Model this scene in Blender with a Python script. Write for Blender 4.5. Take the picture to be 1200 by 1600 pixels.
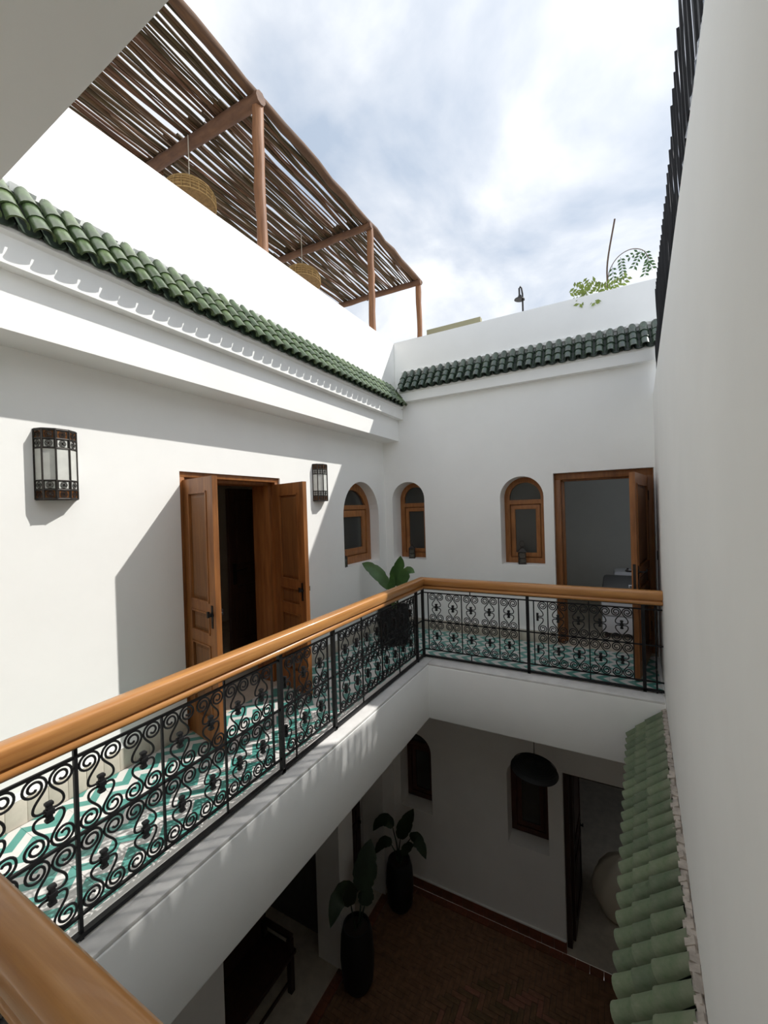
import bpy, bmesh, math, random
from mathutils import Vector, Matrix
from mathutils.geometry import tessellate_polygon
random.seed(7)
for o in list(bpy.data.objects): bpy.data.objects.remove(o, do_unlink=True)
scene = bpy.context.scene
COL = scene.collection
R = math.radians

# ------------------------------------------------------------------ camera
YAW, PITCH, ROLL, FPX = R(28.819), R(-0.3805), R(-1.7585), 646.1
fw = Vector((-math.sin(YAW)*math.cos(PITCH), math.cos(YAW)*math.cos(PITCH), math.sin(PITCH)))
rt = Vector((math.cos(YAW), math.sin(YAW), 0)); up = rt.cross(fw)
r2 = rt*math.cos(ROLL)+up*math.sin(ROLL); u2 = -rt*math.sin(ROLL)+up*math.cos(ROLL)
cd = bpy.data.cameras.new('camera'); cam = bpy.data.objects.new('camera', cd); COL.objects.link(cam)
cd.sensor_fit = 'HORIZONTAL'; cd.sensor_width = 36; cd.lens = 36*FPX/1200
cd.clip_start = 0.02; cd.clip_end = 500
M = Matrix(((r2.x, u2.x, -fw.x, 0), (r2.y, u2.y, -fw.y, 0), (r2.z, u2.z, -fw.z, 1.75), (0, 0, 0, 1)))
cam.matrix_world = M
scene.camera = cam

# ------------------------------------------------------------------ world, sun, exposure
SUN_DIR = Vector((0.660, 0.640, 1.0)).normalized()
SKY_STRENGTH, SUN_STRENGTH, EXPOSURE = 1.03, 3.6, 0.28
world = bpy.data.worlds.new('sky'); scene.world = world; world.use_nodes = True
nt = world.node_tree; nt.nodes.clear()
def N(t, k, **kw):
    n = t.nodes.new(k)
    for a, b in kw.items(): setattr(n, a, b)
    return n
wo = N(nt, 'ShaderNodeOutputWorld'); bg = N(nt, 'ShaderNodeBackground'); bg.inputs[1].default_value = SKY_STRENGTH
tc = N(nt, 'ShaderNodeTexCoord'); sep = N(nt, 'ShaderNodeSeparateXYZ')
nt.links.new(tc.outputs['Generated'], sep.inputs[0])
zc = N(nt, 'ShaderNodeMath', operation='ABSOLUTE'); nt.links.new(sep.outputs[2], zc.inputs[0])
za = N(nt, 'ShaderNodeMath', operation='ADD'); nt.links.new(zc.outputs[0], za.inputs[0]); za.inputs[1].default_value = 0.25
dx = N(nt, 'ShaderNodeMath', operation='DIVIDE'); dy = N(nt, 'ShaderNodeMath', operation='DIVIDE')
nt.links.new(sep.outputs[0], dx.inputs[0]); nt.links.new(za.outputs[0], dx.inputs[1])
nt.links.new(sep.outputs[1], dy.inputs[0]); nt.links.new(za.outputs[0], dy.inputs[1])
cmb = N(nt, 'ShaderNodeCombineXYZ'); nt.links.new(dx.outputs[0], cmb.inputs[0]); nt.links.new(dy.outputs[0], cmb.inputs[1])
n1 = N(nt, 'ShaderNodeTexNoise'); n1.inputs['Scale'].default_value = 2.1; n1.inputs['Detail'].default_value = 7
n1.inputs['Roughness'].default_value = 0.52; n1.inputs['Distortion'].default_value = 0.3
nt.links.new(cmb.outputs[0], n1.inputs['Vector'])
cr = N(nt, 'ShaderNodeValToRGB'); nt.links.new(n1.outputs['Fac'], cr.inputs[0])
e = cr.color_ramp.elements
e[0].position = 0.37; e[0].color = (0.43, 0.51, 0.63, 1)
e[1].position = 0.70; e[1].color = (0.95, 0.96, 0.98, 1)
m = e.new(0.49); m.color = (0.63, 0.68, 0.76, 1)
m = e.new(0.58); m.color = (0.82, 0.85, 0.89, 1)
# bright haze around the sun
nrm = N(nt, 'ShaderNodeVectorMath', operation='DOT_PRODUCT'); nt.links.new(tc.outputs['Generated'], nrm.inputs[0]); nrm.inputs[1].default_value = SUN_DIR
mr = N(nt, 'ShaderNodeMapRange'); mr.inputs[1].default_value = 0.45; mr.inputs[2].default_value = 1.0; mr.inputs[3].default_value = 0.95; mr.inputs[4].default_value = 1.10
nt.links.new(nrm.outputs['Value'], mr.inputs[0])
mul = N(nt, 'ShaderNodeVectorMath', operation='SCALE'); nt.links.new(cr.outputs[0], mul.inputs[0]); nt.links.new(mr.outputs[0], mul.inputs['Scale'])
nt.links.new(mul.outputs[0], bg.inputs[0]); nt.links.new(bg.outputs[0], wo.inputs[0])

sl = bpy.data.lights.new('sun', 'SUN'); sl.energy = SUN_STRENGTH; sl.angle = R(0.7); sl.color = (1.0, 0.965, 0.91)
sun = bpy.data.objects.new('sun', sl); COL.objects.link(sun); sun.location = SUN_DIR*30
sun.rotation_euler = SUN_DIR.to_track_quat('Z', 'Y').to_euler()
vs = scene.view_settings
vs.view_transform = 'Standard'; vs.look = 'None'; vs.gamma = 1; vs.use_curve_mapping = False; vs.exposure = EXPOSURE

scene.cycles.max_bounces = 24; scene.cycles.diffuse_bounces = 16; scene.cycles.transmission_bounces = 12
# ------------------------------------------------------------------ materials
MAT = {}
def mat(name, col, rough=0.6, metal=0.0, var=0.0, vscale=6.0, bump=0.0, bscale=40.0, spec=0.5, rand=0.0, grain=None, col2=None, coat=0.0, trans=0.0):
    m = bpy.data.materials.new(name); m.use_nodes = True; t = m.node_tree
    b = t.nodes['Principled BSDF']; b.inputs['Roughness'].default_value = rough; b.inputs['Metallic'].default_value = metal
    b.inputs['Specular IOR Level'].default_value = spec
    b.inputs['Coat Weight'].default_value = coat; b.inputs['Transmission Weight'].default_value = trans
    c4 = (*col, 1); b.inputs['Base Color'].default_value = c4
    c = None
    if var or grain or col2:
        tcn = N(t, 'ShaderNodeTexCoord'); src = tcn.outputs['Object']
        mp = N(t, 'ShaderNodeMapping'); t.links.new(src, mp.inputs[0])
        if grain: mp.inputs['Scale'].default_value = grain
        nz = N(t, 'ShaderNodeTexNoise'); nz.inputs['Scale'].default_value = vscale; nz.inputs['Detail'].default_value = 6; nz.inputs['Roughness'].default_value = 0.6
        t.links.new(mp.outputs[0], nz.inputs['Vector'])
        rp = N(t, 'ShaderNodeValToRGB'); t.links.new(nz.outputs['Fac'], rp.inputs[0])
        a = col2 if col2 else tuple(x*(1-var) for x in col)
        z = col if col2 else tuple(min(1, x*(1+var)) for x in col)
        rp.color_ramp.elements[0].position = 0.32; rp.color_ramp.elements[0].color = (*a, 1)
        rp.color_ramp.elements[1].position = 0.68; rp.color_ramp.elements[1].color = (*z, 1)
        c = rp.outputs[0]
    if rand:
        oi = N(t, 'ShaderNodeObjectInfo'); hs = N(t, 'ShaderNodeHueSaturation')
        ma = N(t, 'ShaderNodeMapRange'); t.links.new(oi.outputs['Random'], ma.inputs[0]); ma.inputs[3].default_value = 1-rand; ma.inputs[4].default_value = 1+rand
        t.links.new(ma.outputs[0], hs.inputs['Value'])
        mb = N(t, 'ShaderNodeMapRange'); t.links.new(oi.outputs['Random'], mb.inputs[0]); mb.inputs[3].default_value = 0.5+rand*0.06; mb.inputs[4].default_value = 0.5-rand*0.06
        t.links.new(mb.outputs[0], hs.inputs['Hue'])
        if c: t.links.new(c, hs.inputs['Color'])
        else: hs.inputs['Color'].default_value = c4
        c = hs.outputs[0]
    if c: t.links.new(c, b.inputs['Base Color'])
    if bump:
        tcb = N(t, 'ShaderNodeTexCoord'); mpb = N(t, 'ShaderNodeMapping'); t.links.new(tcb.outputs['Object'], mpb.inputs[0])
        if grain: mpb.inputs['Scale'].default_value = grain
        nb = N(t, 'ShaderNodeTexNoise'); nb.inputs['Scale'].default_value = bscale; nb.inputs['Detail'].default_value = 5
        t.links.new(mpb.outputs[0], nb.inputs['Vector'])
        bp = N(t, 'ShaderNodeBump'); bp.inputs['Strength'].default_value = bump; bp.inputs['Distance'].default_value = 0.01
        t.links.new(nb.outputs['Fac'], bp.inputs['Height']); t.links.new(bp.outputs[0], b.inputs['Normal'])
    MAT[name] = m
    return m
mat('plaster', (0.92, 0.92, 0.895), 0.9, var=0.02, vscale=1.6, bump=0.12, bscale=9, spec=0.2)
mat('plaster_lower', (0.86, 0.84, 0.80), 0.9, var=0.03, vscale=1.6, bump=0.12, bscale=9, spec=0.2)  # plaster toned down a little, to deepen the ground-floor shade
mat('room_plaster_shaded', (0.13, 0.12, 0.11), 0.9, var=0.1)  # interior darkness of the lower rooms put into the wall colour
mat('red_wood', (0.085, 0.024, 0.012), 0.5, grain=(1.4, 1.4, 0.3), vscale=16, col2=(0.05, 0.014, 0.008))
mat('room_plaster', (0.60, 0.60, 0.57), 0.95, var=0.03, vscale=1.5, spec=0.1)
mat('marble', (0.74, 0.73, 0.71), 0.35, var=0.10, vscale=7, bump=0.03, bscale=30)
mat('beige_stone', (0.52, 0.46, 0.37), 0.75, var=0.12, vscale=9, bump=0.1, bscale=30)
mat('skirting_tile', (0.56, 0.51, 0.43), 0.55, var=0.10, vscale=9, rand=0.06)
mat('door_wood', (0.36, 0.140, 0.038), 0.45, grain=(1.6, 1.6, 0.16), vscale=14, col2=(0.19, 0.068, 0.017), bump=0.05, bscale=30, coat=0.1)
mat('door_panel_wood', (0.25, 0.105, 0.032), 0.45, grain=(1.6, 1.6, 0.16), vscale=14, col2=(0.15, 0.058, 0.017), bump=0.05, bscale=30)
mat('window_wood', (0.40, 0.16, 0.045), 0.45, grain=(1.4, 1.4, 0.3), vscale=16, col2=(0.24, 0.09, 0.025), bump=0.04)
mat('dark_wood', (0.055, 0.022, 0.012), 0.5, grain=(1.5, 1.5, 0.2), vscale=14, col2=(0.03, 0.012, 0.008))
mat('rail_wood_y', (0.56, 0.27, 0.085), 0.33, grain=(9, 0.5, 9), vscale=4, col2=(0.40, 0.17, 0.05), bump=0.04, bscale=20, coat=0.25)
mat('rail_wood_x', (0.56, 0.27, 0.085), 0.33, grain=(0.5, 9, 9), vscale=4, col2=(0.40, 0.17, 0.05), bump=0.04, bscale=20, coat=0.25)
mat('iron', (0.009, 0.009, 0.010), 0.5, spec=0.3, bump=0.05, bscale=80)
mat('dark_metal', (0.035, 0.032, 0.03), 0.4, metal=0.6)
mat('bronze', (0.035, 0.030, 0.026), 0.5, metal=0.5, var=0.3, vscale=30)
mat('amber_glass', (0.16, 0.055, 0.010), 0.25, var=0.5, vscale=40)
mat('frosted_glass', (0.66, 0.67, 0.63), 0.22, var=0.12, vscale=7)
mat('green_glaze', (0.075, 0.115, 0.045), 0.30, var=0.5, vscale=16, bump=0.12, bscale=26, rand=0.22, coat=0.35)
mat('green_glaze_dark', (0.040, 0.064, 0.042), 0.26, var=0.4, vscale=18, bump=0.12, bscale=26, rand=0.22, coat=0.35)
mat('green_dusty', (0.10, 0.145, 0.075), 0.66, col2=(0.19, 0.205, 0.14), vscale=11, bump=0.4, bscale=24, rand=0.2)
mat('green_pan', (0.035, 0.055, 0.035), 0.4, var=0.3)
mat('mortar', (0.42, 0.37, 0.32), 0.95, var=0.25, vscale=14, bump=0.6, bscale=35)
mat('branch', (0.125, 0.070, 0.026), 0.8, grain=(6, 0.7, 6), vscale=5, col2=(0.055, 0.030, 0.012), bump=0.3, bscale=12, rand=0.4)
mat('post_wood', (0.36, 0.165, 0.07), 0.6, grain=(6, 6, 0.5), vscale=5, col2=(0.20, 0.085, 0.035), bump=0.2, bscale=12)
mat('beam_wood', (0.20, 0.095, 0.045), 0.7, grain=(1, 3, 3), vscale=6, col2=(0.11, 0.05, 0.025), bump=0.2)
mat('wicker', (0.52, 0.33, 0.12), 0.7, var=0.3, vscale=30)
mat('wicker_dark', (0.26, 0.15, 0.05), 0.8, var=0.3, vscale=30)
mat('black_board', (0.016, 0.016, 0.018), 0.7, grain=(8, 8, 0.4), vscale=6, col2=(0.03, 0.03, 0.033), bump=0.3, bscale=10, rand=0.3)
mat('black_plastic', (0.008, 0.008, 0.012), 0.14, spec=0.9)
mat('khaki', (0.36, 0.34, 0.22), 0.9)
mat('roof_stone', (0.50, 0.46, 0.40), 0.9)
mat('terracotta', (0.19, 0.062, 0.028), 0.55, var=0.3, vscale=9, rand=0.1)
mat('bejmat', (0.19, 0.095, 0.048), 0.5, var=0.25, vscale=12, rand=0.35)
mat('grout', (0.06, 0.04, 0.028), 0.9)
mat('leaf', (0.045, 0.115, 0.022), 0.38, var=0.25, vscale=7, bump=0.05, bscale=30, coat=0.1)
mat('leaf_dark', (0.022, 0.042, 0.018), 0.5, var=0.25, vscale=7)
mat('leaf_light', (0.24, 0.31, 0.06), 0.5, var=0.4, vscale=12)
mat('stem', (0.07, 0.12, 0.03), 0.5)
mat('twig', (0.13, 0.085, 0.06), 0.7)
mat('shaggy', (0.014, 0.014, 0.014), 0.8)
mat('black_pot', (0.006, 0.006, 0.006), 0.55)
mat('soil', (0.03, 0.02, 0.014), 0.95)
mat('linen', (0.72, 0.73, 0.76), 0.9, bump=0.2, bscale=6)
mat('grey_throw', (0.20, 0.20, 0.20), 0.95, bump=0.2, bscale=8)
mat('pouf_cloth', (0.75, 0.68, 0.54), 0.9)
mat('straw_black', (0.007, 0.007, 0.007), 0.7, bump=0.4, bscale=40)
mat('steel', (0.6, 0.6, 0.6), 0.3, metal=0.9)
mat('candle', (0.65, 0.58, 0.45), 0.5)
# window glass: grey, slightly misted
g = mat('glass', (0.075, 0.08, 0.075), 0.2, spec=0.6, trans=0.35)
g2 = mat('lantern_glass', (0.30, 0.29, 0.25), 0.12, trans=0.7)
# printed zigzag cement tiles, laid out in metres over the floor
def zigzag(name):
    m = bpy.data.materials.new(name); m.use_nodes = True; t = m.node_tree; b = t.nodes['Principled BSDF']
    b.inputs['Roughness'].default_value = 0.28
    ge = N(t, 'ShaderNodeNewGeometry'); sp = N(t, 'ShaderNodeSeparateXYZ'); t.links.new(ge.outputs['Position'], sp.inputs[0])
    def MA(op, a, b2=None, c=None):
        n = N(t, 'ShaderNodeMath', operation=op)
        for i, x in enumerate((a, b2, c)):
            if x is None: continue
            if isinstance(x, (int, float)): n.inputs[i].default_value = x
            else: t.links.new(x, n.inputs[i])
        return n.outputs[0]
    tri = MA('PINGPONG', MA('ADD', sp.outputs[1], 10-0.93), 0.1)          # 0 at y=.93+.2k, .1 between
    s = MA('ADD', MA('ADD', sp.outputs[0], 10.0+0.025), tri)
    fr = MA('FRACT', MA('DIVIDE', s, 0.14))
    tealmask = MA('LESS_THAN', fr, 0.5)
    nz = N(t, 'ShaderNodeTexNoise'); nz.inputs['Scale'].default_value = 11; nz.inputs['Detail'].default_value = 5
    t.links.new(ge.outputs['Position'], nz.inputs['Vector'])
    ra = N(t, 'ShaderNodeValToRGB'); rb = N(t, 'ShaderNodeValToRGB')
    t.links.new(nz.outputs['Fac'], ra.inputs[0]); t.links.new(nz.outputs['Fac'], rb.inputs[0])
    ra.color_ramp.elements[0].color = (0.58, 0.57, 0.54, 1); ra.color_ramp.elements[1].color = (0.74, 0.73, 0.71, 1)
    rb.color_ramp.elements[0].color = (0.055, 0.235, 0.20, 1); rb.color_ramp.elements[1].color = (0.12, 0.37, 0.32, 1)
    mx = N(t, 'ShaderNodeMix', data_type='RGBA'); t.links.new(tealmask, mx.inputs[0]); t.links.new(ra.outputs[0], mx.inputs[6]); t.links.new(rb.outputs[0], mx.inputs[7])
    t.links.new(mx.outputs[2], b.inputs['Base Color'])
    MAT[name] = m
zigzag('zigzag_tile')

# ------------------------------------------------------------------ mesh helpers
def tag(o, label=None, cat=None, group=None, kind=None):
    if label: o['label'] = label
    if cat: o['category'] = cat
    if group: o['group'] = group
    if kind: o['kind'] = kind
    return o
def worg(p):
    v = Vector((0, 0, 0))
    while p is not None:
        v += p.location; p = p.parent
    return v
def empty(name, loc, label=None, cat=None, group=None, kind=None, rz=0):
    o = bpy.data.objects.new(name, None); COL.objects.link(o); o.location = loc; o.rotation_euler = (0, 0, rz); o.empty_display_size = 0.1
    return tag(o, label, cat, group, kind)
class MB:
    def __init__(s): s.v = []; s.f = []
    def add(s, vs, fs, M=None):
        k = len(s.v)
        s.v += [(M @ Vector(p)) if M else Vector(p) for p in vs]
        s.f += [tuple(i+k for i in f) for f in fs]
        return s
    def box(s, x0, x1, y0, y1, z0, z1, M=None):
        return s.add([(x0,y0,z0),(x1,y0,z0),(x1,y1,z0),(x0,y1,z0),(x0,y0,z1),(x1,y0,z1),(x1,y1,z1),(x0,y1,z1)],
                     [(0,3,2,1),(4,5,6,7),(0,1,5,4),(1,2,6,5),(2,3,7,6),(3,0,4,7)], M)
    def tube(s, pts, r, n=6, M=None, flat=None):
        pts = [Vector(p) for p in pts]; m = len(pts)
        rs = r if isinstance(r, (list, tuple)) else [r]*m
        vs, fs = [], []
        t0 = (pts[1]-pts[0]).normalized()
        a = Vector((0, 0, 1)) if abs(t0.z) < 0.9 else Vector((1, 0, 0))
        if flat: a = Vector(flat)
        nrm = (a - t0*a.dot(t0)).normalized()
        for i, p in enumerate(pts):
            t = (pts[min(i+1, m-1)]-pts[max(i-1, 0)]).normalized()
            nrm = (nrm - t*nrm.dot(t)).normalized(); bi = t.cross(nrm)
            for j in range(n):
                w = 2*math.pi*(j+0.5)/n
                vs.append(p+(nrm*math.cos(w)+bi*math.sin(w))*rs[i])
        for i in range(m-1):
            for j in range(n):
                q = (j+1) % n; fs.append((i*n+j, i*n+q, (i+1)*n+q, (i+1)*n+j))
        fs.append(tuple(range(n-1, -1, -1))); fs.append(tuple((m-1)*n+j for j in range(n)))
        return s.add(vs, fs, M)
    def lathe(s, prof, n=20, M=None, arc=None):
        vs, fs = [], []
        for r, z in prof:
            for j in range(n):
                w = 2*math.pi*j/n; vs.append((r*math.cos(w), r*math.sin(w), z))
        for i in range(len(prof)-1):
            for j in range(n):
                q = (j+1) % n; fs.append((i*n+j, i*n+q, (i+1)*n+q, (i+1)*n+j))
        if prof[0][0] > 1e-4: fs.append(tuple(range(n-1, -1, -1)))
        if prof[-1][0] > 1e-4: fs.append(tuple((len(prof)-1)*n+j for j in range(n)))
        return s.add(vs, fs, M)
    def plate(s, outer, holes, d0, d1, P):
        """flat plate with holes; 2D points, P(u, v, d) -> 3D, between depths d0 (front) and d1"""
        loops = [outer]+list(holes)
        tri = tessellate_polygon([[Vector((u, v, 0)) for u, v in L] for L in loops])
        flatp = [p for L in loops for p in L]; n = len(flatp)
        vs = [P(u, v, d0) for u, v in flatp]+[P(u, v, d1) for u, v in flatp]
        fs = [tuple(t) for t in tri]+[tuple(i+n for i in reversed(t)) for t in tri]
        k = 0
        for L in loops:
            m = len(L)
            for i in range(m):
                j = (i+1) % m; fs.append((k+i, k+j, n+k+j, n+k+i))
            k += m
        return s.add(vs, fs)
    def sweep(s, prof, ends):
        """prof: list of 2D; ends: list of functions (o, z)->3D ; quads between successive rings, capped"""
        m = len(prof); vs = [fn(o, z) for fn in ends for o, z in prof]; fs = []
        for i in range(len(ends)-1):
            for j in range(m):
                q = (j+1) % m; fs.append((i*m+j, i*m+q, (i+1)*m+q, (i+1)*m+j))
        fs.append(tuple(range(m-1, -1, -1))); fs.append(tuple((len(ends)-1)*m+j for j in range(m)))
        return s.add(vs, fs)
    def mesh(s, name, smooth=False, ang=40, bevel=0.0, off=Vector((0, 0, 0))):
        me = bpy.data.meshes.new(name)
        me.from_pydata([tuple(p-off) for p in s.v], [], s.f); me.update()
        bm = bmesh.new(); bm.from_mesh(me)
        bmesh.ops.recalc_face_normals(bm, faces=bm.faces)
        if bevel:
            ed = [e for e in bm.edges if len(e.link_faces) == 2 and e.calc_face_angle(0) > 0.6]
            bmesh.ops.bevel(bm, geom=ed, offset=bevel, segments=2, profile=0.5, affect='EDGES', clamp_overlap=True)
        bm.to_mesh(me); bm.free()
        if smooth or bevel:
            me.polygons.foreach_set('use_smooth', [True]*len(me.polygons)); me.set_sharp_from_angle(angle=R(ang))
        return me
    def build(s, name, m, parent=None, smooth=False, ang=40, bevel=0.0, local=False, recenter=True):
        if parent is not None: off = Vector((0, 0, 0)) if local else worg(parent)
        elif recenter and not local:
            xs = [p.x for p in s.v]; ys = [p.y for p in s.v]; zs = [p.z for p in s.v]
            off = Vector(((min(xs)+max(xs))/2, (min(ys)+max(ys))/2, min(zs)))
        else: off = Vector((0, 0, 0))
        me = s.mesh(name, smooth, ang, bevel, off)
        return place(name, me, m, parent, None if parent is not None or local else off)
def place(name, me, m, parent=None, loc=None, Mx=None):
    if m and len(me.materials) == 0: me.materials.append(MAT[m])
    o = bpy.data.objects.new(name, me); COL.objects.link(o)
    if parent is not None: o.parent = parent
    if Mx is not None: o.matrix_basis = Mx
    elif loc is not None: o.location = loc
    return o
def struct(name, mb, m, label=None, **kw):
    o = mb.build(name, m, **kw); o['kind'] = 'structure'
    if label: o['label'] = label
    return o
def basis(o, ex, ey, ez):
    return Matrix(((ex[0], ey[0], ez[0], o[0]), (ex[1], ey[1], ez[1], o[1]), (ex[2], ey[2], ez[2], o[2]), (0, 0, 0, 1)))
def rect(u0, u1, v0, v1): return [(u0, v0), (u1, v0), (u1, v1), (u0, v1)]
def arch(u0, u1, v0, vs, vt, n=20):
    c = (u0+u1)/2; a = (u1-u0)/2; b = vt-vs
    return [(u0, v0), (u1, v0)]+[(c+a*math.cos(math.pi*i/n), vs+b*math.sin(math.pi*i/n)) for i in range(n+1)]
def bez(p, q, r_, s_, n=12):
    p, q, r_, s_ = map(Vector, (p, q, r_, s_))
    return [p*(1-t)**3+q*3*t*(1-t)**2+r_*3*t*t*(1-t)+s_*t**3 for t in [i/n for i in range(n+1)]]
def spline(pts, n=8):
    P = [Vector(p) for p in pts]; P = [P[0]*2-P[1]]+P+[P[-1]*2-P[-2]]; out = []
    for i in range(1, len(P)-2):
        a, b, c, d = P[i-1:i+3]
        for k in range(n):
            t = k/n
            out.append(0.5*((2*b)+(c-a)*t+(2*a-5*b+4*c-d)*t*t+(3*b-a-3*c+d)*t**3))
    out.append(P[-2]); return out
PX = lambda x0: (lambda u, v, d: (x0-d, u, v))          # plate in a wall of constant x, depth goes to -x
PY = lambda y0: (lambda u, v, d: (u, y0+d, v))          # plate in a wall of constant y, depth goes to +y

# ------------------------------------------------------------------ key dimensions (metres; gallery floor z = 0)
XL, YF = -3.017, 5.52
GZ = -3.88
XR = lambda y: 0.375+0.05*(y-4.25)
SLX, SLY, SLN = -1.84, 4.25, 0.49           # edges of the opening
SLB = -0.605
# ------------------------------------------------------------------ walls
DL = (2.112, 3.254, 2.105)
WLw = (4.40, 5.315, 1.01, 1.68, 2.137)
mb = MB(); mb.plate([(-1.2, -0.1), (2.112, -0.1), (2.112, 0.0), (2.113, 2.105), (3.254, 2.105), (3.255, 0.0), (3.255, -0.1), (5.82, -0.1), (5.82, 3.0), (-1.2, 3.0)],
                    [arch(*WLw)], 0, 0.30, PX(XL))
struct('wall_left', mb, 'plaster', 'white plastered gallery wall with double door and arched window')
W1 = (-2.887, -2.367, 1.0, 1.885, 2.142); W2 = (-1.285, -0.745, 0.972, 1.85, 2.12)
DF = (-0.628, 0.425, 2.13)
mb = MB(); mb.plate([(-3.0165, -0.1), (DF[0], -0.1), (DF[0]+.0005, DF[2]), (DF[1], DF[2]), (DF[1]+.0005, -0.1), (0.9, -0.1), (0.9, 3.4), (-3.0165, 3.4)],
                    [arch(*W1), arch(*W2)], 0, 0.34, PY(YF))
struct('wall_far', mb, 'plaster', 'white plastered end wall with two arched windows and a doorway')
# right wall, a little out of square, from the ground to the screen
mb = MB()
vs_ = [(XR(-1.2), -1.2), (XR(5.519), 5.519), (XR(5.519)+0.5, 5.519), (XR(-1.2)+0.5, -1.2)]
mb.add([(x, y, GZ) for x, y in vs_]+[(x, y, 2.955) for x, y in vs_], [(0,1,2,3),(4,5,6,7),(0,1,5,4),(1,2,6,5),(2,3,7,6),(3,0,4,7)])
struct('wall_right', mb, 'plaster', 'tall blank white wall closing the courtyard')
mb = MB().box(-3.3, 0.7, -1.3, -1.1, GZ, 3.4)
struct('wall_near', mb, 'plaster', 'white wall behind the near gallery')
# gallery slab: three arms with rounded plaster edges
def slab_arm(x0, x1, y0, y1): return MB().box(x0, x1, y0, y1, SLB, -0.03)
mb = MB(); mb.plate([(-3.2, -1.1), (XR(-1.1), -1.1), (XR(SLN), SLN), (SLX, SLN), (SLX, SLY), (XR(SLY), SLY), (XR(5.6), 5.6), (-3.2, 5.6)], [], -0.006, SLB, lambda u, v, d: (u, v, d))
struct('ceiling_lower', mb, 'plaster', 'white plastered underside and edge of the gallery slab', bevel=0.012)
# pale stone kerb around the opening
mb = MB()
mb.box(-2.058, SLX-0.004, SLN-0.2, SLY+0.2, -0.012, 0.012)
struct('trim_1', mb, 'marble', 'pale stone kerb under the long railing', bevel=0.004)
mb = MB(); mb.box(SLX-0.002, XR(SLY)-0.01, SLY+0.004, 4.525, -0.012, 0.012); struct('trim_2', mb, 'marble', 'pale stone kerb under the far railing', bevel=0.004)
mb = MB(); mb.box(SLX-0.002, XR(0.3)-0.01, 0.24, SLN-0.004, -0.012, 0.012); struct('trim_3', mb, 'marble', 'pale stone kerb under the near railing', bevel=0.004)

# gallery floor of printed tiles
fl = struct('floor_gallery', MB().box(-3.0, -2.07, -1.05, 5.5, -0.012, -0.004), 'grout', 'teal and white zigzag tiled gallery floor')
cache = {}
def tile_piece(x0, x1, y0, y1):
    w, h = round(x1-x0, 4), round(y1-y0, 4)
    if w < 0.02 or h < 0.02: return
    if (w, h) not in cache: cache[(w, h)] = MB().box(-w/2+.0007, w/2-.0007, -h/2+.0007, h/2-.0007, -0.006, 0.0).mesh('tile')
    o = place('tile', cache[(w, h)], 'zigzag_tile', fl, Vector(((x0+x1)/2, (y0+y1)/2, random.uniform(0.0, 0.0012)))-worg(fl))
T = 0.2
ny0, ny1 = 0, 26
for j in range(ny0, ny1):
    y0 = 0.43+T*j; y1 = min(y0+T, YF-0.012)
    for i in range(5):
        x1 = -2.058-T*i; x0 = max(x1-T, XL+0.012)
        tile_piece(x0, x1, y0, y1)
    if y1 > 4.53:
        for i in range(13):
            x0 = -2.058+T*i; x1 = min(x0+T, XR(4.6)-0.012)
            tile_piece(x0, x1, max(y0, 4.526), y1)
mb = MB().box(-2.07, 0.37, 4.5, 5.5, -0.012, -0.004); o = mb.build('bedding', 'grout', fl)
mb = MB().box(-2.07, 0.12, -1.05, 0.25, -0.012, -0.001); o = mb.build('near_floor', 'beige_stone', fl)

# skirting of small upright tiles
def skirting(name, pts, nrm, label):
    """pts: list of (a0, a1) runs as 3D start/end; tiles 0.1 wide, 0.15 high"""
    root = empty(name, Vector(pts[0][0]), kind='structure'); root['label'] = label
    w = 0.105; me = None
    for a, b in pts:
        a, b = Vector(a), Vector(b); L = (b-a).length; d = (b-a)/L; k = max(1, round(L/w)); ww = L/k
        me = MB().box(0.0008, ww-0.0008, -0.009, 0.0, 0.0, 0.148).mesh('skirting_tile', bevel=0.0015)
        for i in range(k):
            M_ = basis(a+d*ww*i-worg(root), d, -Vector(nrm), (0, 0, 1)) @ Matrix.Translation((0, -random.uniform(0, .0015), 0))
            place('skirting_tile', me, 'skirting_tile', root, Mx=M_)
        cap = MB().add([a+Vector((0,0,.15)), b+Vector((0,0,.15)), b+Vector((0,0,.19)), a+Vector((0,0,.19)),
                        a+Vector(nrm)*.012+Vector((0,0,.15)), b+Vector(nrm)*.012+Vector((0,0,.15))], [(0,1,5,4),(4,5,2,3),(0,4,3),(1,2,5),(0,3,2,1)])
        cap.build('bead', 'plaster', root)
skirting('baseboard_left', [((XL, 0.35, 0), (XL, 2.10, 0)), ((XL, 3.27, 0), (XL, YF-.012, 0))], (1, 0, 0), 'beige tile skirting along the gallery wall')
skirting('baseboard_far', [((XL+.012, YF, 0), (DF[0]-.01, YF, 0))], (0, -1, 0), 'beige tile skirting below the arched windows')

# ------------------------------------------------------------------ eaves, parapets
def slabbox(x0, x1, y0, y1, z0, z1): return MB().box(x0, x1, y0, y1, z0, z1)
mb = MB(); mb.box(-3.3, -2.745, -1.1, YF-.002, 2.75, 3.06); mb.box(-3.3, -2.668, -1.1, YF-.002, 3.0605, 3.205)
struct('trim_4', mb, 'plaster', 'stepped white cornice under the long tiled eave')
mb = MB(); mb.box(-3.05, -2.84, -1.1, 7.05, 3.2055, 4.262)
struct('wall_parapet_left', mb, 'plaster', 'white roof parapet above the long tiled eave', bevel=0.01)
mb = MB(); mb.box(-2.74, 0.6, 5.43, YF+.35, 3.30, 3.425)
struct('trim_5', mb, 'plaster', 'white cornice band above the arched windows')
mb = MB(); mb.box(-2.839, 0.62, 5.625, 5.83, 3.426, 4.268)
struct('wall_parapet_far', mb, 'plaster', 'white roof parapet above the end wall', bevel=0.01)
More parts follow.
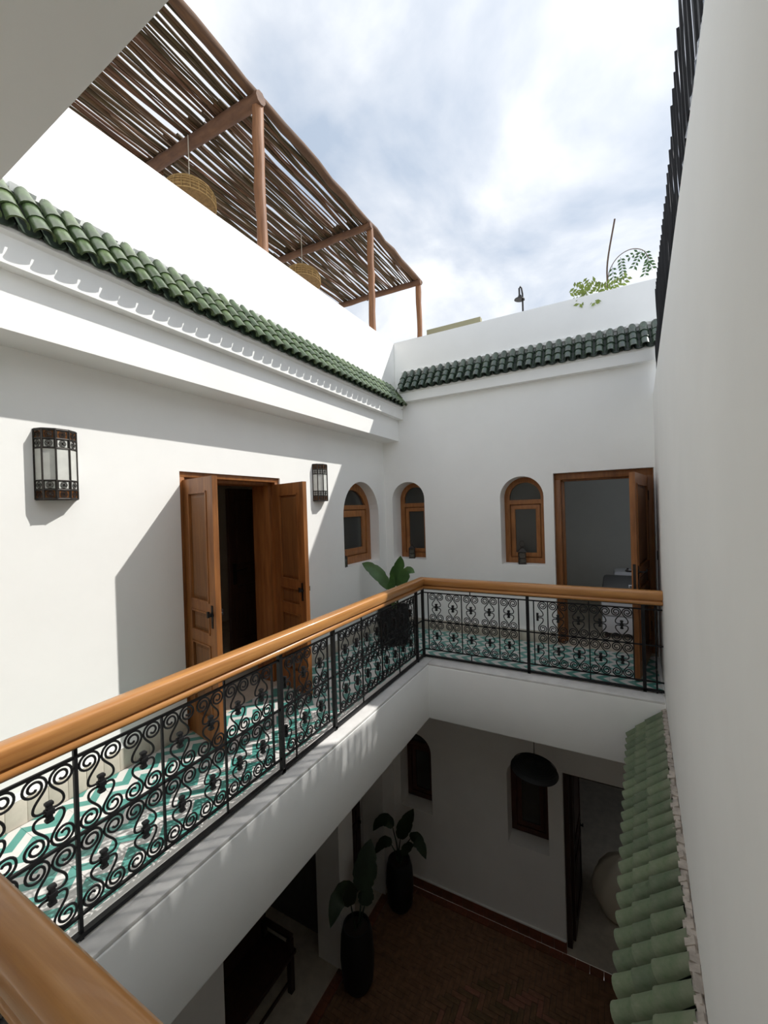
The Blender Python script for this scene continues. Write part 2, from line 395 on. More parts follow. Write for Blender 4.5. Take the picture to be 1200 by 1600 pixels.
# near overhang
mb = MB(); mb.add([(-3.3, 0.585, 2.75), (0.4, 0.50, 2.75), (0.4, -1.1, 2.75), (-3.3, -1.1, 2.75), (-3.3, 0.585, 3.25), (0.4, 0.50, 3.25), (0.4, -1.1, 3.25), (-3.3, -1.1, 3.25)],
                  [(0,1,2,3),(4,5,6,7),(0,1,5,4),(1,2,6,5),(2,3,7,6),(3,0,4,7)])
struct('ceiling_near', mb, 'plaster', 'white soffit overhanging the near gallery', bevel=0.008)
# roof decks and room shells
struct('roof_left', MB().box(-6.2, -3.06, -1.1, 9.5, 3.22, 3.40), 'roof_stone', 'roof terrace under the branch pergola')
struct('roof_far', MB().box(-3.04, 3.0, 5.84, 9.5, 3.42, 3.60), 'roof_stone', 'roof terrace behind the end parapet')
def shell(name, x0, x1, y0, y1, z0, z1, skip, m, label):
    """inside of a room, open on one side"""
    F = {'x0': (0,3,7,4), 'x1': (1,2,6,5), 'y0': (0,1,5,4), 'y1': (3,2,6,7), 'z0': (0,1,2,3), 'z1': (4,5,6,7)}
    P = [(x0,y0,z0),(x1,y0,z0),(x1,y1,z0),(x0,y1,z0),(x0,y0,z1),(x1,y0,z1),(x1,y1,z1),(x0,y1,z1)]
    mb = MB().add(P, [f for k, f in F.items() if k not in skip])
    struct(name, mb, m, label)
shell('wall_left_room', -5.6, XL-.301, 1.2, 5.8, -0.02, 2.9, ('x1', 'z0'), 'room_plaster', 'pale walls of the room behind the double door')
struct('floor_left_room', MB().box(-5.6, XL-.0005, 1.2, 5.8, -0.06, -0.003), 'beige_stone', 'beige floor and threshold behind the double door')
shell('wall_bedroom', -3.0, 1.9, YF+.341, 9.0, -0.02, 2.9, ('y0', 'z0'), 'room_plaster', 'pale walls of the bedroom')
struct('floor_bedroom', MB().box(-3.0, 1.9, YF+.0005, 9.0, -0.06, -0.003), 'beige_stone', 'beige bedroom floor')

# green barrel tile eaves
def barrel_mesh():
    n = 8; mb = MB(); L = 0.165
    vs, fs = [], []
    st = [(0.0, 0.037, 0.034), (0.5, 0.043, 0.040), (0.93, 0.048, 0.045), (1.0, 0.0505, 0.047)]
    for th in (0.0, 0.009):
        for t, a, b in st:
            for j in range(n+1):
                w = math.pi*j/n
                vs.append(((a-th)*math.cos(w), t*L, (b-th)*math.sin(w)))
    q = (n+1); m = len(st)
    for i in range(m-1):
        for j in range(n): fs.append((i*q+j, i*q+j+1, (i+1)*q+j+1, (i+1)*q+j))
    k = m*q
    for j in range(n): fs.append(((m-1)*q+j, (m-1)*q+j+1, k+(m-1)*q+j+1, k+(m-1)*q+j))   # lip
    for j in range(n): fs.append((k+(m-1)*q+j, k+(m-1)*q+j+1, k+(m-2)*q+j+1, k+(m-2)*q+j))
    return MB().add(vs, fs)
def pan_mesh(L):
    n = 6; vs, fs = [], []
    for th in (0, 0.008):
        for y in (0, L):
            for j in range(n+1):
                w = math.pi+math.pi*j/n
                vs.append(((0.05-th*0)*math.cos(w), y, 0.034+0.030*math.sin(w)-th))
    q = n+1
    for j in range(n):
        fs.append((j, j+1, q+j+1, q+j)); fs.append((2*q+j, 2*q+j+1, 3*q+j+1, 3*q+j)); fs.append((q+j, q+j+1, 3*q+j+1, 3*q+j))
    return MB().add(vs, fs)
def eave(name, origin, run, out, drop, horiz, count, pitch, m, label, rows=3, cat='roof tiles'):
    """origin: top corner at the wall; run: direction of the row; out: horizontal direction to the lip"""
    root = empty(name, origin, label, cat)
    run = Vector(run).normalized(); out = Vector(out).normalized()
    SL = math.hypot(horiz, drop); dn = (out*horiz+Vector((0, 0, -drop))).normalized(); nn = run.cross(dn)
    if nn.z < 0: nn = -nn
    ex = dn.cross(nn)
    L = 0.165; exp_ = (SL-L)/(rows-1)
    bm_ = barrel_mesh().mesh('roof_tile', smooth=True, ang=50); pm = pan_mesh(SL-0.052).mesh('pan_tile', smooth=True, ang=50)
    for c in range(count):
        base = run*(pitch*(c+0.5))
        for r in range(rows):
            tilt = Matrix.Rotation(R(-2.2)+random.uniform(-.012, .012), 4, 'X') @ Matrix.Rotation(random.uniform(-.025, .025), 4, 'Z')
            p = base+dn*(exp_*r)+nn*(0.010+0.004*(rows-1-r)+0.004)
            place('roof_tile', bm_, m, root, Mx=basis(p+ex*random.uniform(-.002, .002), ex, dn, nn) @ tilt)
        pp = base+run*pitch*0.5+dn*.04-nn*0.026
        place('pan_tile', pm, 'green_pan', root, Mx=basis(pp+dn*random.uniform(-.004, .004), ex, dn, nn))
    # mortar bed
    a = Vector((0, 0, 0)); b = run*(count*pitch)
    mb = MB(); q = dn*(SL-0.035)-nn*0.034
    for s0, s1 in ((a, b),):
        P = [s0+dn*.05-nn*0.034, s1+dn*.05-nn*0.034, s1+q, s0+q]
        dz = Vector((0, 0, -0.05))
        mb.add(P+[P[0]+Vector((0,0,-drop-.02)), P[1]+Vector((0,0,-drop-.02)), P[2]+dz*.4, P[3]+dz*.4], [(0,1,2,3),(4,5,6,7),(0,1,5,4),(1,2,6,5),(2,3,7,6),(3,0,4,7)])
    mb.build('mortar_bed', 'plaster', root, local=True)
    # mortar crust along the wall
    mb = MB(); k = count*3
    for i in range(k):
        p = run*(pitch*count*(i+.5)/k)+nn*0.026
        s = 0.012+0.01*random.random()
        mb.box(-pitch/5, pitch/5, -s, s, -s, s, basis(p, ex, dn, nn) @ Matrix.Rotation(random.random(), 4, 'X'))
    mb.build('mortar_crust', 'plaster' if m != 'green_dusty' else 'mortar', root, local=True)
    return root
eave('tile_eave', (-2.842, 5.46, 3.552), (0, -1, 0), (1, 0, 0), 0.322, 0.255, 43, 0.111, 'green_glaze', 'long green glazed tile eave under the roof parapet, beside the pergola')
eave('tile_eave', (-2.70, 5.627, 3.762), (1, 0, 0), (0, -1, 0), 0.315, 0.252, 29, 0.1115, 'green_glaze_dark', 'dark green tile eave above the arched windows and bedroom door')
bb = Vector((0.05, 1, 0)).normalized()
eave('tile_eave', (XR(4.245)+0.002, 4.245, -0.085), -bb, (-1, 0.05, 0), 0.25, 0.275, 27, 0.111, 'green_dusty', 'dusty green tile eave at the foot of the blank white wall')

# ------------------------------------------------------------------ railings
def motif_mesh():
    rr = 0.0051
    def quarter(sx, sz, half=False):
        c = Vector((-0.047, 0, 0.1165)); pts = []
        r0, r1, turns = 0.009, 0.0425, 1.9
        n = 40
        for i in range(n+1):
            t = i/n; rad = r0+(r1-r0)*t**0.85; ang = -2*math.pi*turns*(1-t)*-1+0.0
            pts.append(c+Vector((math.cos(ang)*rad, 0, math.sin(ang)*rad)))
        pts += bez((-0.0045, 0, 0.1165), (-0.0045, 0, 0.083), (-0.050, 0, 0.062), (-0.0515, 0, 0.030), 12)[1:]
        pts += bez((-0.0515, 0, 0.030), (-0.0525, 0, 0.010), (-0.034, 0, 0.002), (-0.008, 0, 0.010), 7)[1:]
        return [Vector((p.x*sx, p.y, p.z*sz)) for p in pts]
    full, half = MB(), MB()
    for sx in (1, -1):
        for sz in (1, -1):
            q = quarter(sx, sz); full.tube(q, rr, 5, flat=(0, 1, 0))
            if sx == -1: half.tube(q, rr, 5, flat=(0, 1, 0))
    col = MB(); col.box(-0.010, 0.010, -0.011, 0.011, -0.040, 0.040); col.box(-0.016, 0.016, -0.013, 0.013, -0.012, 0.012)
    col.box(-0.014, 0.014, -0.012, 0.012, 0.026, 0.038); col.box(-0.014, 0.014, -0.012, 0.012, -0.038, -0.026)
    return full.mesh('scroll', smooth=True, ang=60), half.mesh('scroll', smooth=True, ang=60), col.mesh('collar', bevel=0.003)
SCROLL, HALF, COLLAR = motif_mesh()
ZT, ZM, ZLo, ZB = 0.768, 0.441, 0.112, 0.033
PROF = [(-.030,.815),(.030,.815),(.039,.820),(.043,.832),(.039,.845),(.022,.851),(.022,.861),(.042,.864),(.048,.880),(.048,.908),(.044,.926),(.034,.938),(.020,.942),
        (-.020,.942),(-.034,.938),(-.044,.926),(-.048,.908),(-.048,.880),(-.042,.864),(-.022,.861),(-.022,.851),(-.039,.845),(-.043,.832),(-.039,.820)]
def railing(label, origin, along, wood, hr_ends, L, posts, bars, thin, motifs, halves, stubs, extra=()):
    root = empty('railing', origin, label, 'railing'); d = Vector(along)
    side = Vector((d.y, -d.x, 0))
    def W(u, z, s=0): return d*u+side*s+Vector((0, 0, z))
    def rod(name, u0, u1, z0, z1, hw, m='iron'):
        return MB().box(u0, u1, -hw, hw, z0, z1, basis((0,0,0), d, side, (0,0,1))).build(name, m, root, local=True)
    MB().sweep(PROF, hr_ends).build('handrail', wood, root, smooth=True, ang=55)
    for name, z, h in (('top_rail', ZT, .006), ('middle_rail', ZM, .006), ('lower_rail', ZLo, .006)):
        rod(name, L[0], L[1], z-h, z+h, 0.006)
    rod('bottom_rail', L[0], L[1], ZB-.010, ZB+.010, 0.014)
    rod('handrail_strip', L[0], L[1], .806, .8149, 0.014)
    for u in posts: rod('post', u-.014, u+.014, 0.0125, .8055, 0.014)
    for u in bars: rod('bar', u-.007, u+.007, 0.0125, .8055, 0.008)
    for u in thin: rod('bar', u-.005, u+.005, ZLo, ZT, 0.006)
    for u, z0, z1 in stubs: rod('stub', u-.005, u+.005, z0, z1, 0.005)
    zc = ((ZT+ZM)/2, (ZM+ZLo)/2)
    for z in zc:
        for u in motifs:
            s = place('scroll', SCROLL, 'iron', root, Mx=basis(W(u, z), d, side, (0,0,1)) @ Matrix.Diagonal((1, 1, 1.0, 1)))
            place('collar', COLLAR, 'iron', s)
        for u in halves:
            s = place('scroll', HALF, 'iron', root, Mx=basis(W(u, z), d, side, (0,0,1)))
            c = place('collar', COLLAR, 'iron', s); c.scale = (0.6, 1, 1)
    return root
RX, RY, RN = -1.96, 4.43, 0.355
# long railing along the left gallery (u measured from y = RN)
U = lambda *a: [x-RN for x in a]
railing('long black scrollwork railing beside the double door, with a sunlit wooden handrail', (RX, RN, 0), (0, 1, 0), 'rail_wood_y',
        [lambda o, z: (RX+o, RN+o, z), lambda o, z: (RX+o, RY-o, z)], (0.0, RY-RN),
        U(2.055, 2.654, 4.247, 4.43), U(0.858), U(0.484, 1.232, 1.606, 1.98, 2.196, 2.579, 2.732, 3.084, 3.44, 3.80, 4.183),
        U(0.577, 0.764, 0.954, 1.137, 1.325, 1.512, 1.700, 1.886, 2.293, 2.482, 2.822, 2.997, 3.172, 3.352, 3.53, 3.71, 3.895, 4.085), U(2.100),
        [(u-RN, .775, .8055) for u in (1.606, 3.084, 3.80)]+[(u-RN, .045, .11) for u in (1.606, 2.196, 3.084, 3.80)]+[(2.092-RN, .235, .315), (2.092-RN, .565, .645)])
U = lambda *a: [x-RX for x in a]
railing('short black scrollwork railing in front of the bedroom doorway', (RX, RY, 0), (1, 0, 0), 'rail_wood_x',
        [lambda o, z: (RX+o, RY-o, z), lambda o, z: (XR(RY)-.004, RY-o, z)], (0.0, XR(RY)-RX-.006),
        U(-0.784, 0.229), U(0.323), U(-1.891, -1.49, -1.077, -0.875, -0.723, -0.589, -0.215, 0.15),
        U(-1.790, -1.592, -1.384, -1.182, -0.976, -0.494, -0.309, -0.123, 0.058), U(-0.685),
        [(u-RX, .775, .8055) for u in (-1.39, -0.215)]+[(u-RX, .045, .11) for u in (-1.39, -0.215)]+[(-0.693-RX, .235, .315), (-0.693-RX, .565, .645)])
mot = []; bars_ = []; u = 0.10
while u < 2.0:
    bars_.append(u); mot += [u+.094, u+.281]; u += .374
railing('black scrollwork railing of the near gallery, with a broad brown handrail', (RX, RN, 0), (1, 0, 0), 'rail_wood_x',
        [lambda o, z: (RX+o, RN+o, z), lambda o, z: (XR(RN)-.004, RN+o, z)], (0.02, XR(RN)-RX-.006), (), (), bars_, mot, (), [])

# ------------------------------------------------------------------ doors
def leaf_parts(parent, M_, L, H, t, wood='door_wood', pwood='door_panel_wood', zs=((1.07, 1.915), (0.83, 1.0), (0.17, 0.75)), handle=True, hz=0.99, key=False, st=0.10):
    """door leaf in local x (width), y (thickness), z; placed by M_ under parent"""
    k = H/2.02; zs = [(a*k, b*k) for a, b in zs]
    mb = MB(); holes = [rect(st, L-st*0.95, a, b) for a, b in zs]
    mb.plate(rect(0, L, 0, H), holes, -t/2, t/2, lambda u, v, d: (u, d, v))
    lf = place('leaf', mb.mesh('leaf'), wood, parent, Mx=M_)
    for a, b in zs:
        p = MB(); x0, x1 = st-.002, L-st*0.95+.002
        p.box(x0, x1, -t*.16, t*.16, a-.002, b+.002)
        for s in (-1, 1):
            i = 0.045
            y0, y1 = s*t*.159, s*t*.36
            if b-a > .14:
                p.add([(x0+.02,y0,a+.02),(x1-.02,y0,a+.02),(x1-.02,y0,b-.02),(x0+.02,y0,b-.02),(x0+i,y1,a+i),(x1-i,y1,a+i),(x1-i,y1,b-i),(x0+i,y1,b-i)],
                      [(0,1,5,4),(1,2,6,5),(2,3,7,6),(3,0,4,7),(4,5,6,7)])
        place('panel', p.mesh('panel'), pwood, lf)
        mo = MB()
        for s in (-1, 1):
            y0, y1 = s*t*.17, s*(t*.5+.006)
            for (u0, u1, v0, v1) in ((x0, x1, a, a+.014), (x0, x1, b-.014, b), (x0, x0+.014, a, b), (x1-.014, x1, a, b)):
                mo.box(u0, u1, min(y0, y1), max(y0, y1), v0, v1)
        place('moulding', mo.mesh('moulding'), wood, lf)
    if handle:
        h = MB(); xh = L-0.055
        for s in (-1, 1):
            h.lathe([(0.001, 0), (0.022, 0.001), (0.024, 0.006), (0.012, 0.009), (0.011, 0.03), (0.0, 0.032)], 14, Matrix.Translation((xh, s*t*.5, hz)) @ Matrix.Rotation(R(-90*s), 4, 'X'))
            h.box(xh-.013, xh+.013, min(s*t*.5, s*(t*.5+.004)), max(s*t*.5, s*(t*.5+.004)), hz-.10, hz+.07)
            h.box(xh-.010, xh+.008, min(s*(t*.5+.026), s*(t*.5+.040)), max(s*(t*.5+.026), s*(t*.5+.040)), hz-.014, hz+.030)
        place('handle', h.mesh('handle', smooth=True), 'iron', lf)
    return lf
def dirM(p, q, z):
    d = Vector((q[0]-p[0], q[1]-p[1], 0)).normalized(); return basis((p[0], p[1], z), d, (-d.y, d.x, 0), (0, 0, 1))
# double door
d1 = empty('door_1', (-3.05, 2.683, 0.0), kind='structure'); d1['label'] = 'brown double door standing open on the sunlit gallery wall'
mb = MB()
mb.box(-3.12, -3.035, 2.113, 2.168, 0.0, 2.06); mb.box(-3.12, -3.035, 3.198, 3.253, 0.0, 2.06); mb.box(-3.12, -3.035, 2.113, 3.253, 2.06, 2.104)
mb.box(-3.325, -3.10, 2.113, 2.20, 0.0, 2.03); mb.box(-3.325, -3.10, 3.166, 3.253, 0.0, 2.03); mb.box(-3.325, -3.10, 2.113, 3.253, 2.03, 2.104)
mb.build('frame', 'door_wood', d1, bevel=0.003)
o0 = worg(d1)
def rel(p): return (p[0]-o0.x, p[1]-o0.y)
leaf_parts(d1, dirM(rel((-3.03, 2.168)), rel((-2.53, 2.062)), 0.015), 0.49, 2.02, 0.042)
leaf_parts(d1, dirM(rel((-3.03, 3.196)), rel((-2.50, 3.045)), 0.015), 0.525, 2.02, 0.042)
# bedroom door
d2 = empty('door_2', (-0.1, 5.62, 0.0), kind='structure'); d2['label'] = 'brown bedroom door swung out against the blank wall'
mb = MB(); ya, yb = 5.615, 5.70
mb.box(DF[0]+.001, DF[0]+.075, ya, yb, 0.0, 2.05); mb.box(DF[1]-.075, DF[1]-.001, ya, yb, 0.0, 2.05); mb.box(DF[0]+.001, DF[1]-.001, ya, yb, 2.05, 2.128)
mb.box(DF[0]+.001, DF[0]+.11, yb, yb+.05, 0.0, 2.03); mb.box(DF[0]+.001, DF[1]-.001, yb, yb+.05, 2.03, 2.128); mb.box(DF[1]-.11, DF[1]-.001, yb, yb+.05, 0, 2.03)
mb.build('frame', 'door_wood', d2, bevel=0.003)
o0 = worg(d2)
lf = leaf_parts(d2, dirM(rel((0.345, 5.60)), rel((0.178, 4.66)), 0.012), 0.94, 2.025, 0.05, handle=False)
h = MB(); xh, hz, t = 0.885, 1.05, 0.05
for s in (-1, 1):
    h.box(xh-.02, xh+.02, min(s*t*.5, s*(t*.5+.005)), max(s*t*.5, s*(t*.5+.005)), hz-.20, hz+.06)
    h.tube([(xh, s*t*.5, hz), (xh, s*(t*.5+.05), hz), (xh-.02, s*(t*.5+.058), hz), (xh-.12, s*(t*.5+.058), hz), (xh-.125, s*(t*.5+.058), hz+.012)], .009, 8)
place('handle', h.mesh('handle', smooth=True), 'iron', lf)
h = MB(); h.box(L0 := 0.935, 0.9415, -.012, .012, hz-.17, hz+.08)
place('lock_plate', h.mesh('lock_plate'), 'dark_metal', lf)
h = MB(); kx, ky = xh, -(t*.5+.03)
h.tube([(kx, -t*.5, hz-.14), (kx, ky-.005, hz-.14)], .004, 6); h.lathe([(0.0, -.002), (.014, -.002), (.014, .002), (0, .002)], 12, Matrix.Translation((kx, ky, hz-.16)) @ Matrix.Rotation(R(90), 4, 'X'))
h.box(kx-.004, kx+.004, ky-.002, ky+.002, hz-.225, hz-.165)
ko = place('key', h.mesh('key'), 'steel', lf); ko['label'] = 'shiny metal key hanging from the lock'
for z in (0.25, 1.75):
    h = MB().lathe([(0, 0), (.012, 0), (.012, .11), (0, .11)], 8, Matrix.Translation((-.012, 0.02, z)))
    place('hinge', h.mesh('hinge'), 'dark_metal', lf)
# inner door seen in the room behind the double door
d3 = empty('door_3', (-4.1, 3.49, 0), kind='structure'); d3['label'] = 'dark wooden inner door inside the room behind the double door'
o0 = worg(d3)
lf3 = leaf_parts(d3, dirM((0, 0), (0.0, 0.5), 0.0), 0.62, 2.06, 0.045, wood='dark_wood', pwood='dark_wood', handle=False)
h = MB().tube([(0.06, -.02, 1.05), (0.06, -.07, 1.05), (0.05, -.075, 1.05), (0.22, -.075, 1.06)], .010, 8); h.box(0.04, 0.09, -.03, -.02, .88, 1.14)
place('handle', h.mesh('handle'), 'iron', lf3)
mb = MB().box(-4.17, -4.03, 4.075, 4.19, 0, 2.12); mb.build('frame', 'dark_wood', d3)

# ------------------------------------------------------------------ arched windows
def window(name, spec, P, depth, label, w=.07, st=.055, zt=None, wood='window_wood'):
    u0, u1, v0, vs_, vt = spec; zt = zt if zt is not None else vs_-0.03
    ins = lambda a, b: [(u, v) for u, v in arch(u0+a, u1-a, v0+b, vs_, vt-a)]
    fr = MB()
    c = (u0+u1)/2; a_ = (u1-u0)/2-w; b_ = vt-vs_-w
    n = 18
    th0 = 0.0
    lun = [(c+a_*math.cos(math.pi*i/n), max(zt+.03, vs_+b_*math.sin(math.pi*i/n))) for i in range(n+1)]
    if zt+.03 < vs_-.002: lun = [(c-a_, zt+.03), (c+a_, zt+.03)]+lun
    else: lun = lun
    low = rect(u0+w, u1-w, v0+w, zt-.03)
    fr.plate(ins(.001, .001), [lun, low], depth, depth+.07, P)
    base = Vector(P((u0+u1)/2, v0, depth))
    root = empty(name, base, kind='structure'); root['label'] = label
    fr.build('frame', wood, root, bevel=0.003)
    bar = MB()
    sa = MB(); g_ = .012
    sa.plate(rect(u0+w+g_, u1-w-g_, v0+w+g_, zt-.03-g_), [rect(u0+w+g_+st, u1-w-g_-st, v0+w+g_+st, zt-.03-g_-st)], depth+.010, depth+.055, P)
    sa.plate(rect(u0+w-.001, u1-w+.001, v0+w-.001, zt-.029), [rect(u0+w+g_+.004, u1-w-g_-.004, v0+w+g_+.004, zt-.03-g_-.004)], depth+.035, depth+.066, P)
    s_ = sa.build('sash', wood, root, bevel=0.003)
    pn = MB(); pn.plate(rect(u0+w+g_+st-.004, u1-w-g_-st+.004, v0+w+g_+st-.004, zt-.03-g_-st+.004), [], depth+.030, depth+.036, P); pn.build('pane', 'glass', s_)
    l2 = [(c+(x-c)*1.02, zt+.027 if z < zt+.032 else z+.003) for x, z in lun]
    pl = MB(); pl.plate(l2, [], depth+.030, depth+.036, P); pl.build('pane', 'glass', root)
    return root
window('window_1', WLw, PX(XL), 0.15, 'wide arched wooden window beside the corner on the sunlit wall', w=.105, st=.09, zt=1.79)
window('window_2', W1, PY(YF), 0.27, 'arched wooden window in the corner above the potted plant', zt=1.80)
window('window_3', W2, PY(YF), 0.25, 'arched wooden window next to the bedroom doorway', zt=1.79)

# light switch
sw = MB().box(-.004, .004, -.022, .022, -.05, .05).build('light_switch', 'dark_metal', local=True, bevel=.002)
sw.location = (XR(5.36)-.004, 5.36, 1.16); sw.rotation_euler = (0, 0, -math.atan(.05)); tag(sw, 'small dark switch on the blank wall beside the bedroom door', 'switch')

# ------------------------------------------------------------------ wall lanterns
def sconce(y0, label):
    root = empty('wall_lantern', (XL, y0, 1.87), label, 'wall lamp', 'lanterns on the sunlit wall')
    H = 0.425
    # half octagon plan: local x out of wall, y along wall
    plan = [(0.0, -.105), (.055, -.105), (.105, -.052), (.105, .0), (.105, .052), (.055, .105), (0.0, .105)]
    plan = [(0.002, -.108), (.060, -.092), (.098, -.036), (.098, .036), (.060, .092), (0.002, .108)]
    fr = MB()
    for x, y in plan: fr.tube([(x, y, 0), (x, y, H)], .0055, 6)
    for z in (0.004, 0.058, 0.115, H-.115, H-.058, H-.004):
        for i in range(len(plan)-1): fr.tube([(*plan[i], z), (*plan[i+1], z)], .0045, 5)
    place('frame', fr.mesh('frame'), 'bronze', root)
    for nm, z0, z1 in (('bottom_cap', -.003, .002), ('top_cap', H-.002, H+.004)):
        c = MB(); k = len(plan); c.add([(x, y, z0) for x, y in plan]+[(x, y, z1) for x, y in plan], [tuple(range(k)), tuple(range(2*k-1, k-1, -1))]+[(i, (i+1) % k, k+(i+1) % k, k+i) for i in range(k)])
        place(nm, c.mesh(nm), 'bronze', root)
    for i in range(len(plan)-1):
        a, b = Vector((*plan[i], 0)), Vector((*plan[i+1], 0)); d = (b-a); L = d.length; d /= L; nn = Vector((d.y, -d.x, 0))
        B = basis(a, d, nn, (0, 0, 1))
        gl = MB().box(.004, L-.004, -.003, -.001, .058, H-.058, B); place('glass_panel', gl.mesh('glass_panel'), 'frosted_glass', root)
        for z0 in (.006, H-.056):
            am = MB().box(.004, L-.004, -.003, -.001, z0, z0+.05, B); place('amber_panel', am.mesh('amber_panel'), 'amber_glass', root)
        fi = MB()
        for zc in (.032, .087, H-.087, H-.032):
            cx = L/2; rr = min(L*.40, .024)
            for q in range(6):
                w = q*math.pi/3
                fi.tube([B @ Vector((cx+rr*.35*math.cos(w)+rr*.42*math.cos(k*math.pi/4), 0.0005, zc+rr*.45*math.sin(w)+rr*.42*math.sin(k*math.pi/4))) for k in range(9)], .0017, 3)
            fi.box(.003, L-.003, -.001, .001, zc-.028, zc-.021, B); fi.box(.003, L-.003, -.001, .001, zc+.021, zc+.028, B)
            fi.box(.003, L*.14, -.001, .001, zc-.028, zc+.028, B); fi.box(L*.86, L-.003, -.001, .001, zc-.028, zc+.028, B)
        place('filigree', fi.mesh('filigree'), 'bronze', root)['kind'] = 'stuff'
    bk = MB().box(0.0, .003, -.107, .107, 0, H); place('back_plate', bk.mesh('back_plate'), 'bronze', root)
    return root
sconce(1.272, 'Moroccan glass wall lantern on the bare stretch of wall left of the double door')
sconce(3.905, 'Moroccan glass wall lantern between the double door and the arched window')

# small lanterns on the window sills
def sill_lantern(p, s, label, rz=0.3):
    root = empty('candle_lantern', p, label, 'lantern', 'lanterns on the window sills', rz=rz)
    w = .036*s
    b = MB(); b.box(-w*1.15, w*1.15, -w*1.15, w*1.15, 0, .012*s); place('base', b.mesh('base', bevel=.002), 'bronze', root)
    f = MB()
    for sx in (-1, 1):
        for sy in (-1, 1): f.box(sx*w-.004*s, sx*w+.004*s, sy*w-.004*s, sy*w+.004*s, .012*s, .14*s)
    for z in (.015, .07, .135):
        for sx in (-1, 1):
            f.box(sx*w-.002, sx*w+.002, -w, w, (z-.004)*s, (z+.004)*s); f.box(-w, w, sx*w-.002, sx*w+.002, (z-.004)*s, (z+.004)*s)
    place('frame', f.mesh('frame'), 'bronze', root)
    for k in range(4):
        gl = MB().box(-w*.92, w*.92, w*.90, w*.94, .014*s, .136*s, Matrix.Rotation(k*math.pi/2, 4, 'Z')); place('pane', gl.mesh('pane'), 'lantern_glass', root)
    r_ = MB(); r_.add([(-w*1.3,-w*1.3,.14*s),(w*1.3,-w*1.3,.14*s),(w*1.3,w*1.3,.14*s),(-w*1.3,w*1.3,.14*s),(-w*.45,-w*.45,.178*s),(w*.45,-w*.45,.178*s),(w*.45,w*.45,.178*s),(-w*.45,w*.45,.178*s)],
                      [(0,3,2,1),(4,5,6,7),(0,1,5,4),(1,2,6,5),(2,3,7,6),(3,0,4,7)]); r_.box(-w*.38, w*.38, -w*.38, w*.38, .178*s, .20*s)
    place('roof', r_.mesh('roof'), 'bronze', root)
    h = MB().tube([(.028*s*math.cos(a)*1.0, 0, .232*s+.034*s*math.sin(a)) for a in [2*math.pi*i/16 for i in range(17)]], .003, 5); place('handle', h.mesh('handle'), 'bronze', root)
    c = MB().lathe([(0, .012*s), (.016*s, .012*s), (.016*s, .07*s), (0, .072*s)], 12); place('candle', c.mesh('candle'), 'candle', root)
sill_lantern((-1.048, 5.645, .9722), 1.15, 'metal candle lantern on the sill of the window beside the bedroom door')
sill_lantern((-2.648, 5.655, 1.0002), 1.05, 'metal candle lantern on the sill above the potted plant')
sill_lantern((-3.075, 4.465, 1.0102), 0.85, 'metal candle lantern half hidden on the sill of the wide arched window', 0.1)

# ------------------------------------------------------------------ plants
def leaf_mesh(mb, base, ctrl, width, droop=0.12, n=12, tear=False, up_=(0, 0, 1), fold=0.25):
    """blade along a spline through ctrl; two halves folded on the midrib"""
    C = spline([base]+list(ctrl), max(3, n//len(ctrl)+1)); m = len(C)
    vs, fs = [], []
    for i, p in enumerate(C):
        t = i/(m-1); tg = (C[min(i+1, m-1)]-C[max(i-1, 0)]).normalized()
        sd = tg.cross(Vector(up_)); sd = sd.normalized() if sd.length > 1e-3 else Vector((1, 0, 0))
        nr = sd.cross(tg)
        w = width*(math.sin(math.pi*min(1, t*0.96+0.04)**0.8))**0.75
        if tear and i % 5 == 4: w *= 0.88
        for k in (-1, -.5, 0, .5, 1):
            vs.append(p+sd*w*k+nr*(abs(k)*w*fold-abs(k)**2*w*droop))
    for i in range(m-1):
        for k in range(4): a = i*5+k; fs.append((a, a+1, a+6, a+5))
    mb.add(vs, fs)
def plant(name, label, loc, pot_fn, leaves, lm, group, sm='stem'):
    root = empty(name, loc, label, 'potted plant', group)
    pot_fn(root)
    for (stem, blade, w, upv) in leaves:
        st_ = spline(stem, 6); s = MB().tube(st_, [0.012*(1-.5*i/(len(st_)-1)) for i in range(len(st_))], 6); s.build('stalk', sm, root, local=True, smooth=True)
        l = MB(); leaf_mesh(l, Vector(stem[-1]), blade, w, tear=True, up_=upv); l.build('leaf', lm, root, local=True, smooth=True, ang=80)
    return root
def basket(root):
    b = MB().lathe([(0.0, 0), (.17, 0), (.185, .02), (.20, .25), (.205, .47), (.19, .475), (.185, .43), (0.0, .42)], 24); b.build('basket', 'shaggy', root, local=True, smooth=True)
    MB().lathe([(0, .421), (.184, .431), (0.0, .44)], 16).build('soil', 'soil', root, local=True)
    random.seed(11); f = MB()
    for i in range(2600):
        a = random.uniform(0, 2*math.pi); z = random.uniform(.03, .47); r0 = .19+.03*z
        t = random.uniform(-.25, .25); d = random.uniform(.006, .035); L = random.uniform(.05, .11); w = .0016
        p0 = Vector((r0*math.cos(a), r0*math.sin(a), z)); p1 = Vector(((r0+d)*math.cos(a+t*.3), (r0+d)*math.sin(a+t*.3), max(.004, z-L*.4)))
        p2 = Vector(((r0+d*1.3)*math.cos(a+t), (r0+d*1.3)*math.sin(a+t), max(.003, z-L)))
        sd = Vector((-math.sin(a), math.cos(a), 0))*w
        f.add([p0-sd, p0+sd, p1+sd, p1-sd, p2], [(0,1,2,3),(3,2,4)])
    o = f.build('fringe', 'shaggy', root, local=True); o['kind'] = 'stuff'
